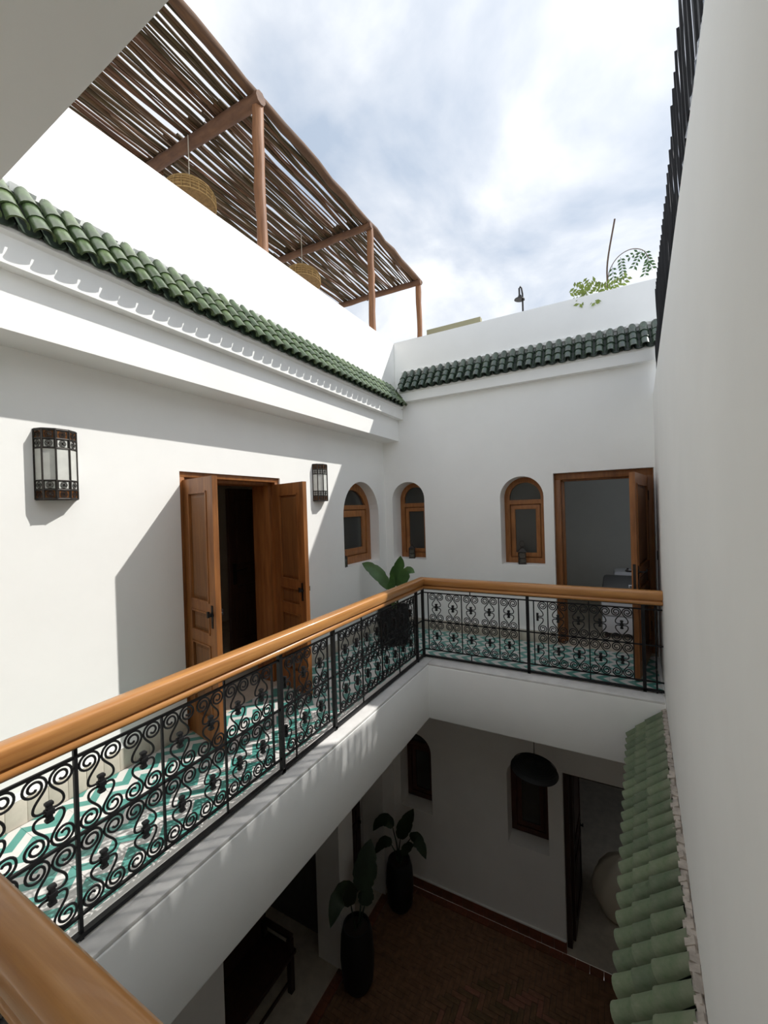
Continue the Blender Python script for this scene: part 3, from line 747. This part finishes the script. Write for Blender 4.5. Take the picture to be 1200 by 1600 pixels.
plant('potted_banana_plant', 'broad-leaved green plant in a shaggy black basket, in the gallery corner', (-2.545, 4.80, 0.0015), basket, [
    ([(0, 0, .43), (-.03, .0, .60), (-.06, 0, .70)], [(-.17, -.02, .86), (-.32, -.04, .98), (-.43, -.06, 1.03)], .085, (.45, -.85, .35)),
    ([(.02, 0, .43), (.01, .0, .60), (.01, 0, .74)], [(.05, 0, .88), (.11, 0, 1.02), (.13, 0, 1.14)], .085, (.47, -.88, .1)),
    ([(.03, .02, .43), (.06, .02, .60), (.08, .02, .70)], [(.15, .0, .84), (.25, -.02, .95), (.34, -.03, .93)], .075, (.45, -.8, .4)),
    ([(.0, -.02, .43), (-.01, -.02, .54), (-.02, -.03, .66)], [(0, -.04, .74), (.03, -.05, .82), (.05, -.05, .88)], .05, (.47, -.88, .1))], 'leaf', 'tall potted plants')
def black_pot(h=.78, r=.19):
    def fn(root):
        MB().lathe([(0, 0), (r*.72, 0), (r*.95, h*.12), (r*1.06, h*.5), (r*.98, h*.85), (r*.86, h*.97), (r*.84, h), (r*.76, h), (r*.76, h*.93), (0, h*.92)], 24).build('pot', 'black_pot', root, local=True, smooth=True)
        MB().lathe([(0, h*.921), (r*.75, h*.931), (0, h*.94)], 14).build('soil', 'soil', root, local=True)
    return fn
plant('potted_banana_plant', 'dark potted plant with one upright broad leaf, beside the courtyard arch', (-2.76, 4.03, GZ+.014), black_pot(.72, .19), [
    ([(0, 0, .64), (.02, .05, .82), (.0, .14, 1.0)], [(-.0, .2, 1.14), (-.0, .28, 1.32), (.0, .38, 1.47)], .15, (.56, -.83, .1)),
    ([(0, -.02, .64), (-.0, -.06, .84), (-.0, -.10, 1.03)], [(-.0, -.2, 1.27), (-.0, -.36, 1.30), (-.0, -.50, 1.12)], .12, (.56, -.7, .3)),
    ([(.02, .02, .64), (.02, .1, .75), (.03, .14, .83)], [(.03, .17, .90), (.03, .2, .97), (.03, .23, 1.05)], .10, (.56, -.83, .1))], 'leaf_dark', 'tall potted plants', 'leaf_dark')
plant('potted_banana_plant', 'dark potted plant with spreading leaves in the courtyard corner', (-2.75, 5.13, GZ+.014), black_pot(.66, .185), [
    ([(0, 0, .60), (.0, 0, .78), (.03, 0, .96)], [(.08, .0, 1.12), (.16, .0, 1.30), (.25, .0, 1.46)], .105, (.47, -.88, .1)),
    ([(0, 0, .60), (-.03, 0, .85), (-.09, 0, 1.08)], [(-.18, 0, 1.16), (-.30, -.02, 1.10), (-.40, -.03, .94)], .085, (.47, -.8, .3)),
    ([(.02, 0, .60), (.09, 0, .86), (.20, -.02, 1.04)], [(.28, -.03, 1.08), (.37, -.04, 1.0), (.44, -.05, .86)], .085, (.47, -.8, .3)),
    ([(-.02, 0, .60), (-.06, 0, .74), (-.11, -.02, .84)], [(-.18, -.04, .88), (-.27, -.06, .80), (-.35, -.08, .66)], .075, (.47, -.8, .3)),
    ([(.02, -.02, .60), (.05, -.03, .68), (.08, -.03, .76)], [(.13, -.04, .88), (.20, -.05, .97), (.27, -.06, 1.0)], .065, (.47, -.8, .3))], 'leaf_dark', 'tall potted plants', 'leaf_dark')

# ------------------------------------------------------------------ pergola on the roof
PZ = 5.82
pg = empty('pergola', (-2.95, 3.04, 3.40), 'rustic roof pergola of brown branches on peeled wooden posts', 'pergola')
def wob(a, b, r, k, amp, n=7):
    a, b = Vector(a), Vector(b); out = []; rs = []
    for i in range(k+1):
        t = i/k; out.append(a.lerp(b, t)+Vector((random.uniform(-amp, amp), random.uniform(-amp, amp), random.uniform(-amp, amp)))*(0.4 if i in (0, k) else 1)); rs.append(r*random.uniform(.9, 1.08))
    return MB().tube(out, rs, n)
random.seed(5)
for y, r, z0 in ((3.04, .055, 4.262), (5.19, .05, 4.262), (6.89, .05, 4.262), (0.75, .055, 4.262)):
    wob((-2.945, y, z0), (-2.95, y, PZ-.03), r, 9, .006, 9).build('post', 'post_wood', pg, smooth=True, ang=70)
for y in (3.02, 5.12, 6.84, 0.75):
    b = wob((-2.88, y+.0, PZ-.045), (-4.75, y-.05, PZ-.045), .062 if y < 4 else .05, 9, .006, 9); b.build('cross_beam', 'beam_wood', pg, smooth=True, ang=70)
wob((-2.955, 0.4, PZ+.02), (-2.955, 7.0, PZ+.02), .05, 24, .012, 9).build('front_beam', 'branch', pg, smooth=True, ang=70)
wob((-4.68, 0.4, PZ+.02), (-4.68, 7.0, PZ+.02), .045, 24, .012, 8).build('back_beam', 'branch', pg, smooth=True, ang=70)
x = -3.03; nsl = 0
spans = [(0.35, 3.1), (2.95, 5.25), (5.0, 6.98)]
for s0, s1 in spans:
    x = -3.015
    while x > -4.66:
        r = random.choice((.012, .015, .018, .022, .026))
        L = s1-s0
        ya, yb = s0+random.uniform(-.1, .1), s1+random.uniform(-.1, .06)
        k = 9; pts = []; rs = []; sk = random.uniform(-.018, .018); am = .007
        ph = random.uniform(0, 6); fr_ = random.uniform(1, 3)
        for i in range(k+1):
            t = i/k
            pts.append(Vector((x+sk*(t-.5)*2+.012*math.sin(ph+fr_*t*3)+random.uniform(-am, am), ya+(yb-ya)*t, PZ+.035+.012*math.sin(ph*2+t*4)+random.uniform(-.006, .006)))); rs.append(r*random.uniform(.8, 1.15)*(1-.25*t))
        MB().tube(pts, rs, 6).build('branch', 'branch', pg, smooth=True, ang=80); nsl += 1
        x -= r*1.55+random.choice((0.0, 0.002, 0.006, 0.014))
def basket_lamp(p, r, label):
    root = empty('pendant_lamp', p, label, 'pendant lamp', 'wicker lamps under the pergola')
    prof = []
    for i in range(10):
        a = math.pi/2*i/9; prof.append((r*math.cos(math.pi/2-a)*1.0+.004, r*.62*math.sin(math.pi/2-a)))
    prof = [(p_[0], p_[1]) for p_ in prof]
    s = MB().lathe([(prof[i][0], prof[i][1]) for i in range(10)]+[(prof[-1][0], -r*.25)], 26); place('shade', s.mesh('shade', smooth=True, ang=70), 'wicker_dark', root)
    w = MB()
    for z, rr in [(q[1], q[0]+.002) for q in prof]+[(-r*.12, r+.004), (-r*.25, r+.004)]:
        w.tube([(rr*math.cos(2*math.pi*i/24), rr*math.sin(2*math.pi*i/24), z) for i in range(25)], .0045, 4)
    for k in range(20):
        a = 2*math.pi*k/20; w.tube([((q[0]+.003)*math.cos(a), (q[0]+.003)*math.sin(a), q[1]) for q in prof]+[((r+.005)*math.cos(a), (r+.005)*math.sin(a), -r*.25)], .004, 4)
    place('weave', w.mesh('weave'), 'wicker', root)
    c = MB().tube([(0, 0, r*.6), (0, 0, PZ-p[2]-.03)], .005, 5); place('cord', c.mesh('cord'), 'candle', root)
basket_lamp((-3.85, 2.93, 5.12), .255, 'domed wicker pendant lamp hanging under the pergola between the first two posts')
basket_lamp((-3.85, 4.76, 5.13), .255, 'domed wicker pendant lamp hanging under the pergola near its second post')
kh = MB().box(-2.835, -1.86, 6.95, 7.05, 3.605, 4.945); struct('wall_terrace', kh, 'khaki', 'low khaki wall on the roof terrace by the last pergola post')

# outdoor shower on the far terrace
sh = empty('outdoor_shower', (-1.10, 6.6, 3.60), 'dark gooseneck outdoor shower standing on the far roof terrace', 'shower')
MB().tube([(-1.11, 6.6, 3.60), (-1.11, 6.6, 4.96), (-1.122, 6.60, 5.05), (-1.142, 6.6, 5.085), (-1.156, 6.60, 5.06), (-1.155, 6.6, 4.96)], .013, 8).build('pipe', 'dark_metal', sh, smooth=True)
MB().lathe([(0, .06), (.02, .06), (.03, .03), (.075, .0), (.078, -.012), (0, -.012)], 20, Matrix.Translation((-1.155, 6.6, 4.895)) @ Matrix.Rotation(R(6), 4, 'Y')).build('shower_head', 'dark_metal', sh, smooth=True)

# climbing plant behind the end parapet
vp = empty('climbing_plant', (0.02, 5.93, 3.60), 'straggly leafy climber on a bare cane behind the end parapet', 'plant')
MB().tube(spline([(0.0, 5.93, 3.60), (.02, 5.93, 4.4), (.03, 5.93, 4.75), (.12, 5.93, 5.25)], 5), .011, 6).build('cane', 'twig', vp, smooth=True)
MB().tube(spline([(.02, 5.93, 4.5), (.06, 5.93, 4.66), (.15, 5.93, 4.78), (.28, 5.92, 4.82), (.40, 5.90, 4.76), (.46, 5.86, 4.62)], 6), .005, 5).build('stem', 'twig', vp, smooth=True)
random.seed(3)
def sprig(mb, p, d, L, k, s):
    p, d = Vector(p), Vector(d).normalized(); sd = d.cross(Vector((0, 1, 0.2))).normalized()
    mb.tube([p, p+d*L*.5+Vector((0,0,-.01)), p+d*L+Vector((0,0,-.03))], .002, 3)
    for i in range(k):
        q = p+d*L*(i+.6)/k
        for sg in (-1, 1):
            e_ = (sd*sg+d*.6+Vector((0, random.uniform(-.3, .3), -.2))).normalized(); w = e_.cross(Vector((0, 1, .3))).normalized()*s*.22
            l = s*random.uniform(.8, 1.15)
            mb.add([q, q+e_*l*.5+w, q+e_*l, q+e_*l*.5-w], [(0, 1, 2, 3)])
f = MB()
for p, d, L, k in (((-.18, 5.70, 4.31), (-1, -.3, -.1), .18, 5), ((-.2, 5.70, 4.33), (-.5, -.5, -.9), .2, 6), ((-.2, 5.72, 4.33), (-.3, 0, 1), .17, 5), ((-.15, 5.70, 4.31), (.2, -.5, -.9), .2, 6), ((-.2, 5.72, 4.35), (-.9, 0, .6), .18, 5),
                   ((-.1, 5.72, 4.32), (.6, -.3, .1), .15, 4), ((.02, 5.75, 4.33), (.8, 0, .4), .13, 4), ((.02, 5.75, 4.33), (-.7, -.2, .3), .14, 4), ((.15, 5.75, 4.34), (.5, 0, .5), .12, 3), ((-.2, 5.71, 4.32), (.6, -.4, .5), .15, 5)):
    sprig(f, p, d, L, k, .075)
f.build('foliage', 'leaf_light', vp)
f = MB()
for p, d, L, k in (((.40, 5.90, 4.76), (-.5, 0, -.9), .2, 5), ((.42, 5.88, 4.74), (.3, 0, -1), .24, 6), ((.45, 5.86, 4.62), (-.2, -.2, -1), .2, 5), ((.17, 5.92, 4.76), (.1, 0, -1), .26, 7), ((.08, 5.92, 4.68), (.05, 0, -1), .26, 5), ((.38, 5.90, 4.76), (-1, 0, -.3), .14, 3)):
    sprig(f, p, d, L, k, .06)
f.build('foliage', 'leaf', vp)

# ------------------------------------------------------------------ black board screen on the blank wall
sc = empty('board_screen', (XR(2.4)+.03, 2.4, 2.955), 'black upright board screen on top of the blank white wall', 'screen')
random.seed(9); y = 0.5
while y < 5.36:
    w = .098
    hh = (.70 if y < 2.5 else .63+.07*(y-2.8) if y < 4.62 else .47)+random.uniform(-.012, .012)  # middle boards lowered to let sun in; low far-end boards added to block it
    B = Matrix.Translation((XR(y)+.034, y, 2.956)) @ Matrix.Rotation(-math.atan(.05)-R(5.5), 4, 'Z') @ Matrix.Rotation(R(-2.0), 4, 'Y')
    k = 7; vs_, fs_ = [], []
    for i in range(k+1):
        z = hh*i/k; jx = random.uniform(-.002, .002)
        e0, e1 = (random.uniform(0, .004), random.uniform(0, .020)) if (i > 3 and y > 2.7) else (-.002, -.002)
        vs_ += [(jx, e0, z), (jx+.010, e0, z), (jx+.010, w-e1, z+random.uniform(-.010, .010)*(i == k)), (jx, w-e1, z)]
    for i in range(k):
        for j in range(4): q = (j+1) % 4; fs_.append((i*4+j, i*4+q, i*4+4+q, i*4+4+j))
    fs_ += [(0, 1, 2, 3), (k*4, k*4+1, k*4+2, k*4+3)]
    MB().add(vs_, fs_, B).build('board', 'black_board', sc)
    y += w
for z in (3.04, 3.2):
    MB().box(.05, .075, 0, 4.85, -.02, .02, Matrix.Translation((XR(.5), .5, z)) @ Matrix.Rotation(-math.atan(.05), 4, 'Z')).build('batten', 'black_board', sc)
# crumpled black plastic sheet along the foot of the screen
pl = MB(); vs_, fs_ = [], []; K = 60; J = 6
for i in range(K+1):
    y = 0.6+1.5*i/K
    for j in range(J+1):
        t = j/J
        vs_.append((XR(y)+.006+.014*t+.004*math.sin(i*1.3+j*2.1)+random.uniform(-.004, .004), y, 2.957+.012+.22*t*(1-.8*i/K)+random.uniform(-.01, .01)+.02*abs(math.sin(i*.7+j))))
for i in range(K):
    for j in range(J): a = i*(J+1)+j; fs_.append((a, a+1, a+J+2, a+J+1))
o = MB().add(vs_, fs_).build('plastic_sheet', 'black_plastic', smooth=True, ang=80); tag(o, 'glossy crumpled black plastic tucked along the foot of the board screen', 'plastic sheet')

# ------------------------------------------------------------------ ground floor
AR = (2.37, 4.07, GZ, -2.12, -1.27)
mb = MB()
a_ = arch(*AR)[1:]
outer = [(-1.2, GZ), (2.37, GZ)]+list(reversed(a_))+[(4.38, GZ), (4.381, -1.35), (5.18, -1.35), (5.181, GZ), (5.82, GZ), (5.82, SLB), (-1.2, SLB)]
mb.plate(outer, [], 0, 0.36, PX(XL))
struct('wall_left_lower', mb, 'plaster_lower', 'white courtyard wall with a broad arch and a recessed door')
L1 = (-2.887, -2.385, -2.72, -1.83, -1.585); L2 = (-1.305, -0.795, -2.72, -1.82, -1.575); DG = (-0.62, 0.33, -1.60)
mb = MB(); mb.plate([(XL+.0005, GZ), (DG[0], GZ), (DG[0]+.0005, DG[2]), (DG[1], DG[2]), (DG[1]+.0005, GZ), (0.9, GZ), (0.9, SLB), (XL+.0005, SLB)], [arch(*L1), arch(*L2)], 0, 0.34, PY(YF))
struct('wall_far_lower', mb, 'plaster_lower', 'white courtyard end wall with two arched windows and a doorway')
def low_window(name, spec, label):
    u0, u1, v0, vs_, vt = spec
    root = window(name, (u0, u1, v0+.02, vs_, vt), PY(YF), 0.24, label, zt=vs_-.05, wood='red_wood')
    for o in root.children:
        pass
    return root
low_window('window_4', L1, 'dark arched courtyard window in the corner behind the plants')
low_window('window_5', L2, 'dark arched courtyard window behind the black disc lamp')
# ground door frame and leaf
d4 = empty('door_4', ((DG[0]+DG[1])/2, 5.62, GZ), kind='structure'); d4['label'] = 'dark wooden frame and leaf of the courtyard doorway'
mb = MB(); mb.box(DG[0]+.001, DG[0]+.06, 5.60, 5.70, GZ+.01, DG[2]-.06); mb.box(DG[1]-.06, DG[1]-.001, 5.60, 5.70, GZ+.01, DG[2]-.06); mb.box(DG[0]+.001, DG[1]-.001, 5.60, 5.70, DG[2]-.06, DG[2]-.001)
mb.build('frame', 'dark_wood', d4)
o0 = worg(d4)
leaf_parts(d4, dirM(rel((DG[0]+.07, 5.72)), rel((DG[0]+.10, 6.6)), 0.012), 0.82, 2.20, 0.045, wood='dark_wood', pwood='dark_wood')
d5 = empty('door_5', (-3.43, 4.78, GZ), kind='structure'); d5['label'] = 'dark wooden door recessed in the courtyard wall between arch and corner'
leaf_parts(d5, basis((0, -.36, .012), (0, 1, 0), (-1, 0, 0), (0, 0, 1)), 0.74, 2.45, 0.05, wood='dark_wood', pwood='dark_wood')
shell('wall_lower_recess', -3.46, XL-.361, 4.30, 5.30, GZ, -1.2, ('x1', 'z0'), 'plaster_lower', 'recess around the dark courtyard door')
shell('wall_lower_left_room', -6.0, XL-.362, 1.2, 4.29, GZ, -0.7, ('x1', 'z0'), 'room_plaster_shaded', 'room with painted-in shade behind the courtyard arch')
shell('wall_lower_far_room', -3.0, 1.9, YF+.341, 9.5, GZ, -0.7, ('y0', 'z0'), 'room_plaster_shaded', 'room with painted-in shade behind the courtyard doorway')
fl0 = struct('floor', MB().box(-2.96, 0.42, -1.1, 5.40, GZ-.08, GZ-.004), 'grout', 'brown herringbone brick courtyard floor')
struct('floor_lower_left', MB().box(-6.0, -3.075, 1.2, 5.5, GZ-.08, GZ), 'beige_stone', 'beige stone floor under the courtyard arch')
struct('floor_lower_far', MB().box(-3.0, 1.9, YF+.001, 9.5, GZ-.08, GZ), 'beige_stone', 'grey-beige floor inside the courtyard doorway')
# terracotta border bands
def band(name, a, b, w, label, nrm):
    root = empty(name, a, kind='structure'); root['label'] = label
    a, b = Vector(a), Vector(b); L = (b-a).length; d = (b-a)/L; k = round(L/.15); ww = L/k
    me = MB().box(.0012, ww-.0012, .001, w-.001, -.03, .008).mesh('border_tile', bevel=.002)
    for i in range(k): place('border_tile', me, 'terracotta', root, Mx=basis(d*ww*i, d, nrm, (0, 0, 1)))
band('trim_6', (-3.074, 1.2, GZ), (-3.074, 5.50, GZ), .11, 'terracotta tile border beside the courtyard arch', (1, 0, 0))
band('trim_7', (-2.95, 5.405, GZ), (0.40, 5.405, GZ), .10, 'terracotta tile border along the courtyard end wall', (0, 1, 0))
root = empty('baseboard_lower_far', (XL, YF, GZ), kind='structure'); root['label'] = 'terracotta skirting with a white bead on the courtyard end wall'
me = MB().box(.001, .149, -.014, 0, .0085, .15).mesh('skirting_tile', bevel=.002)
for i in range(16): place('skirting_tile', me, 'terracotta', root, Mx=Matrix.Translation((i*.15+.002, -.0, 0)))
MB().box(.002, 2.394, -.022, 0, .151, .172).build('bead', 'plaster_lower', root, local=True, bevel=.004)
# herringbone bricks
BL, BW = 0.18, 0.06
brick = MB().box(-BL/2+.002, BL/2-.002, -BW/2+.002, BW/2-.002, -.02, 0).mesh('brick', bevel=.003)
pos = []
n = int(round(BL/BW))
x0, x1, y0, y1 = -2.955, 0.38, 2.0, 5.40
ca, sa = math.cos(R(0)), math.sin(R(0))
for i in range(-80, 160):
    for j in range(-60, 60):
        bx = i*BW + j*BL*1.0; by = i*BW - j*BL*1.0
        for hv in (0, 1):
            if hv == 0: cx, cy, r_ = bx+BL/2, by+BW/2, 0
            else: cx, cy, r_ = bx+BW/2, by+BW+BL/2, 1
            cx += -2.6; cy += 3.6
            ex_, ey_ = (BL/2, BW/2) if r_ == 0 else (BW/2, BL/2)
            a0, a1, b0, b1 = max(x0, cx-ex_), min(x1, cx+ex_), max(y0, cy-ey_), min(y1, cy+ey_)
            if a1-a0 < .012 or b1-b0 < .012: continue
            whole = abs((a1-a0)-2*ex_)+abs((b1-b0)-2*ey_) < 1e-4
            pos.append((cx, cy, r_, whole, (a0, a1, b0, b1)))
pos.sort(key=lambda p: (not p[3], (p[0]+.9)**2+(p[1]-3.9)**2))
rest = MB()
for k, (cx, cy, r_, whole, (a0, a1, b0, b1)) in enumerate(pos):
    zz = GZ+.004+random.uniform(0, .003)
    if k < 300 and whole: place('brick', brick, 'bejmat', fl0, Mx=Matrix.Translation(-worg(fl0)) @ Matrix.Translation((cx, cy, zz)) @ Matrix.Rotation(r_*math.pi/2, 4, 'Z'))
    else: rest.box(a0+.002, a1-.002, b0+.002, b1-.002, zz-.02, zz)
o = rest.build('brick_field', 'bejmat', fl0); o['kind'] = 'stuff'

# black straw disc lamp under the far gallery
dl = empty('disc_pendant_lamp', (-0.805, 4.70, SLB), 'black woven disc pendant lamp hanging under the far gallery', 'pendant lamp')
Rm = Matrix.Translation((-0.805, 4.70, -1.13)) @ Matrix.Rotation(R(7), 4, 'Y')
MB().lathe([(0.0, .07), (.03, .068), (.12, .05), (.225, .012), (.25, -.02), (.245, -.032), (.21, -.035), (0, .0)], 40, Rm).build('shade', 'straw_black', dl, smooth=True, ang=60)
wv = MB()
for k in range(1, 10):
    rr = .025*k; z = .07-.06*(rr/.25)**2
    wv.tube([(rr*math.cos(2*math.pi*i/32), rr*math.sin(2*math.pi*i/32), z) for i in range(33)], .004, 4, Rm)
wv.build('weave', 'straw_black', dl)
MB().tube([(-.805, 4.70, -1.07), (-.805, 4.70, SLB)], .004, 6).build('cord', 'dark_metal', dl)

# bench inside the courtyard arch
bn = empty('bench', (-3.68, 3.1, GZ), 'dark wooden bench inside the courtyard arch', 'bench')
for yy in (2.35, 3.62):
    for xx in (-3.43, -3.85): MB().box(xx-.03, xx+.03, yy-.03, yy+.03, GZ, GZ+.62).build('leg', 'dark_wood', bn)
MB().box(-3.91, -3.39, 2.28, 3.68, GZ+.42, GZ+.47).build('seat', 'dark_wood', bn, bevel=.006)
MB().box(-3.91, -3.87, 2.28, 3.68, GZ+.47, GZ+.95).build('backrest', 'dark_wood', bn, bevel=.006)
MB().box(-3.87, -3.41, 3.60, 3.66, GZ+.62, GZ+.66).build('armrest', 'dark_wood', bn, bevel=.006)
MB().box(-3.44, -3.42, 2.38, 3.59, GZ+.12, GZ+.16).build('stretcher', 'dark_wood', bn)

# pouf inside the courtyard doorway
po = empty('beanbag', (-0.02, 6.32, GZ), 'pale slumped beanbag inside the dark courtyard doorway', 'beanbag')
pm = MB().lathe([(0, 0), (.12, 0), (.22, .10), (.31, .30), (.33, .44), (.30, .60), (.21, .76), (.10, .86), (.04, .885), (0, .89)], 40)
for v in pm.v:
    a_ = math.atan2(v.y, v.x); k_ = 1+.045*math.sin(a_*8)*min(1, v.z*3)+.05*math.sin(a_*2+1)
    v.x *= k_; v.y *= k_; v.x += .10*max(0, v.z-.4)
pm.build('body', 'pouf_cloth', po, local=True, smooth=True, ang=80)
MB().lathe([(0, .87), (.035, .875), (.045, .905), (.03, .94), (0, .945)], 12, Matrix.Translation((.048, 0, 0))).build('knot', 'pouf_cloth', po, local=True, smooth=True)

# bed in the bedroom
bd = empty('bed', (0.65, 6.95, 0), 'bed with white linen and a grey throw inside the bedroom', 'bed')
def rounded(x0, x1, y0, y1, z0, z1, b): return MB().box(x0, x1, y0, y1, z0, z1), b
MB().box(-.14, 1.55, 6.05, 7.9, .06, .28).build('bed_base', 'linen', bd, bevel=.02)
MB().box(-.15, 1.56, 6.03, 7.92, .28, .52).build('mattress', 'linen', bd, bevel=.05)
MB().box(-.14, 1.55, 6.30, 7.5, .505, .60).build('throw', 'grey_throw', bd, bevel=.045)
MB().box(0.0, 0.65, 7.50, 7.88, .52, .66).build('pillow', 'linen', bd, bevel=.06)
MB().box(0.75, 1.4, 7.50, 7.88, .52, .66).build('pillow', 'linen', bd, bevel=.06)
for xx in (-.08, 1.48):
    for yy in (6.12, 7.82): MB().box(xx-.03, xx+.03, yy-.03, yy+.03, -.003, .06).build('leg', 'dark_wood', bd)
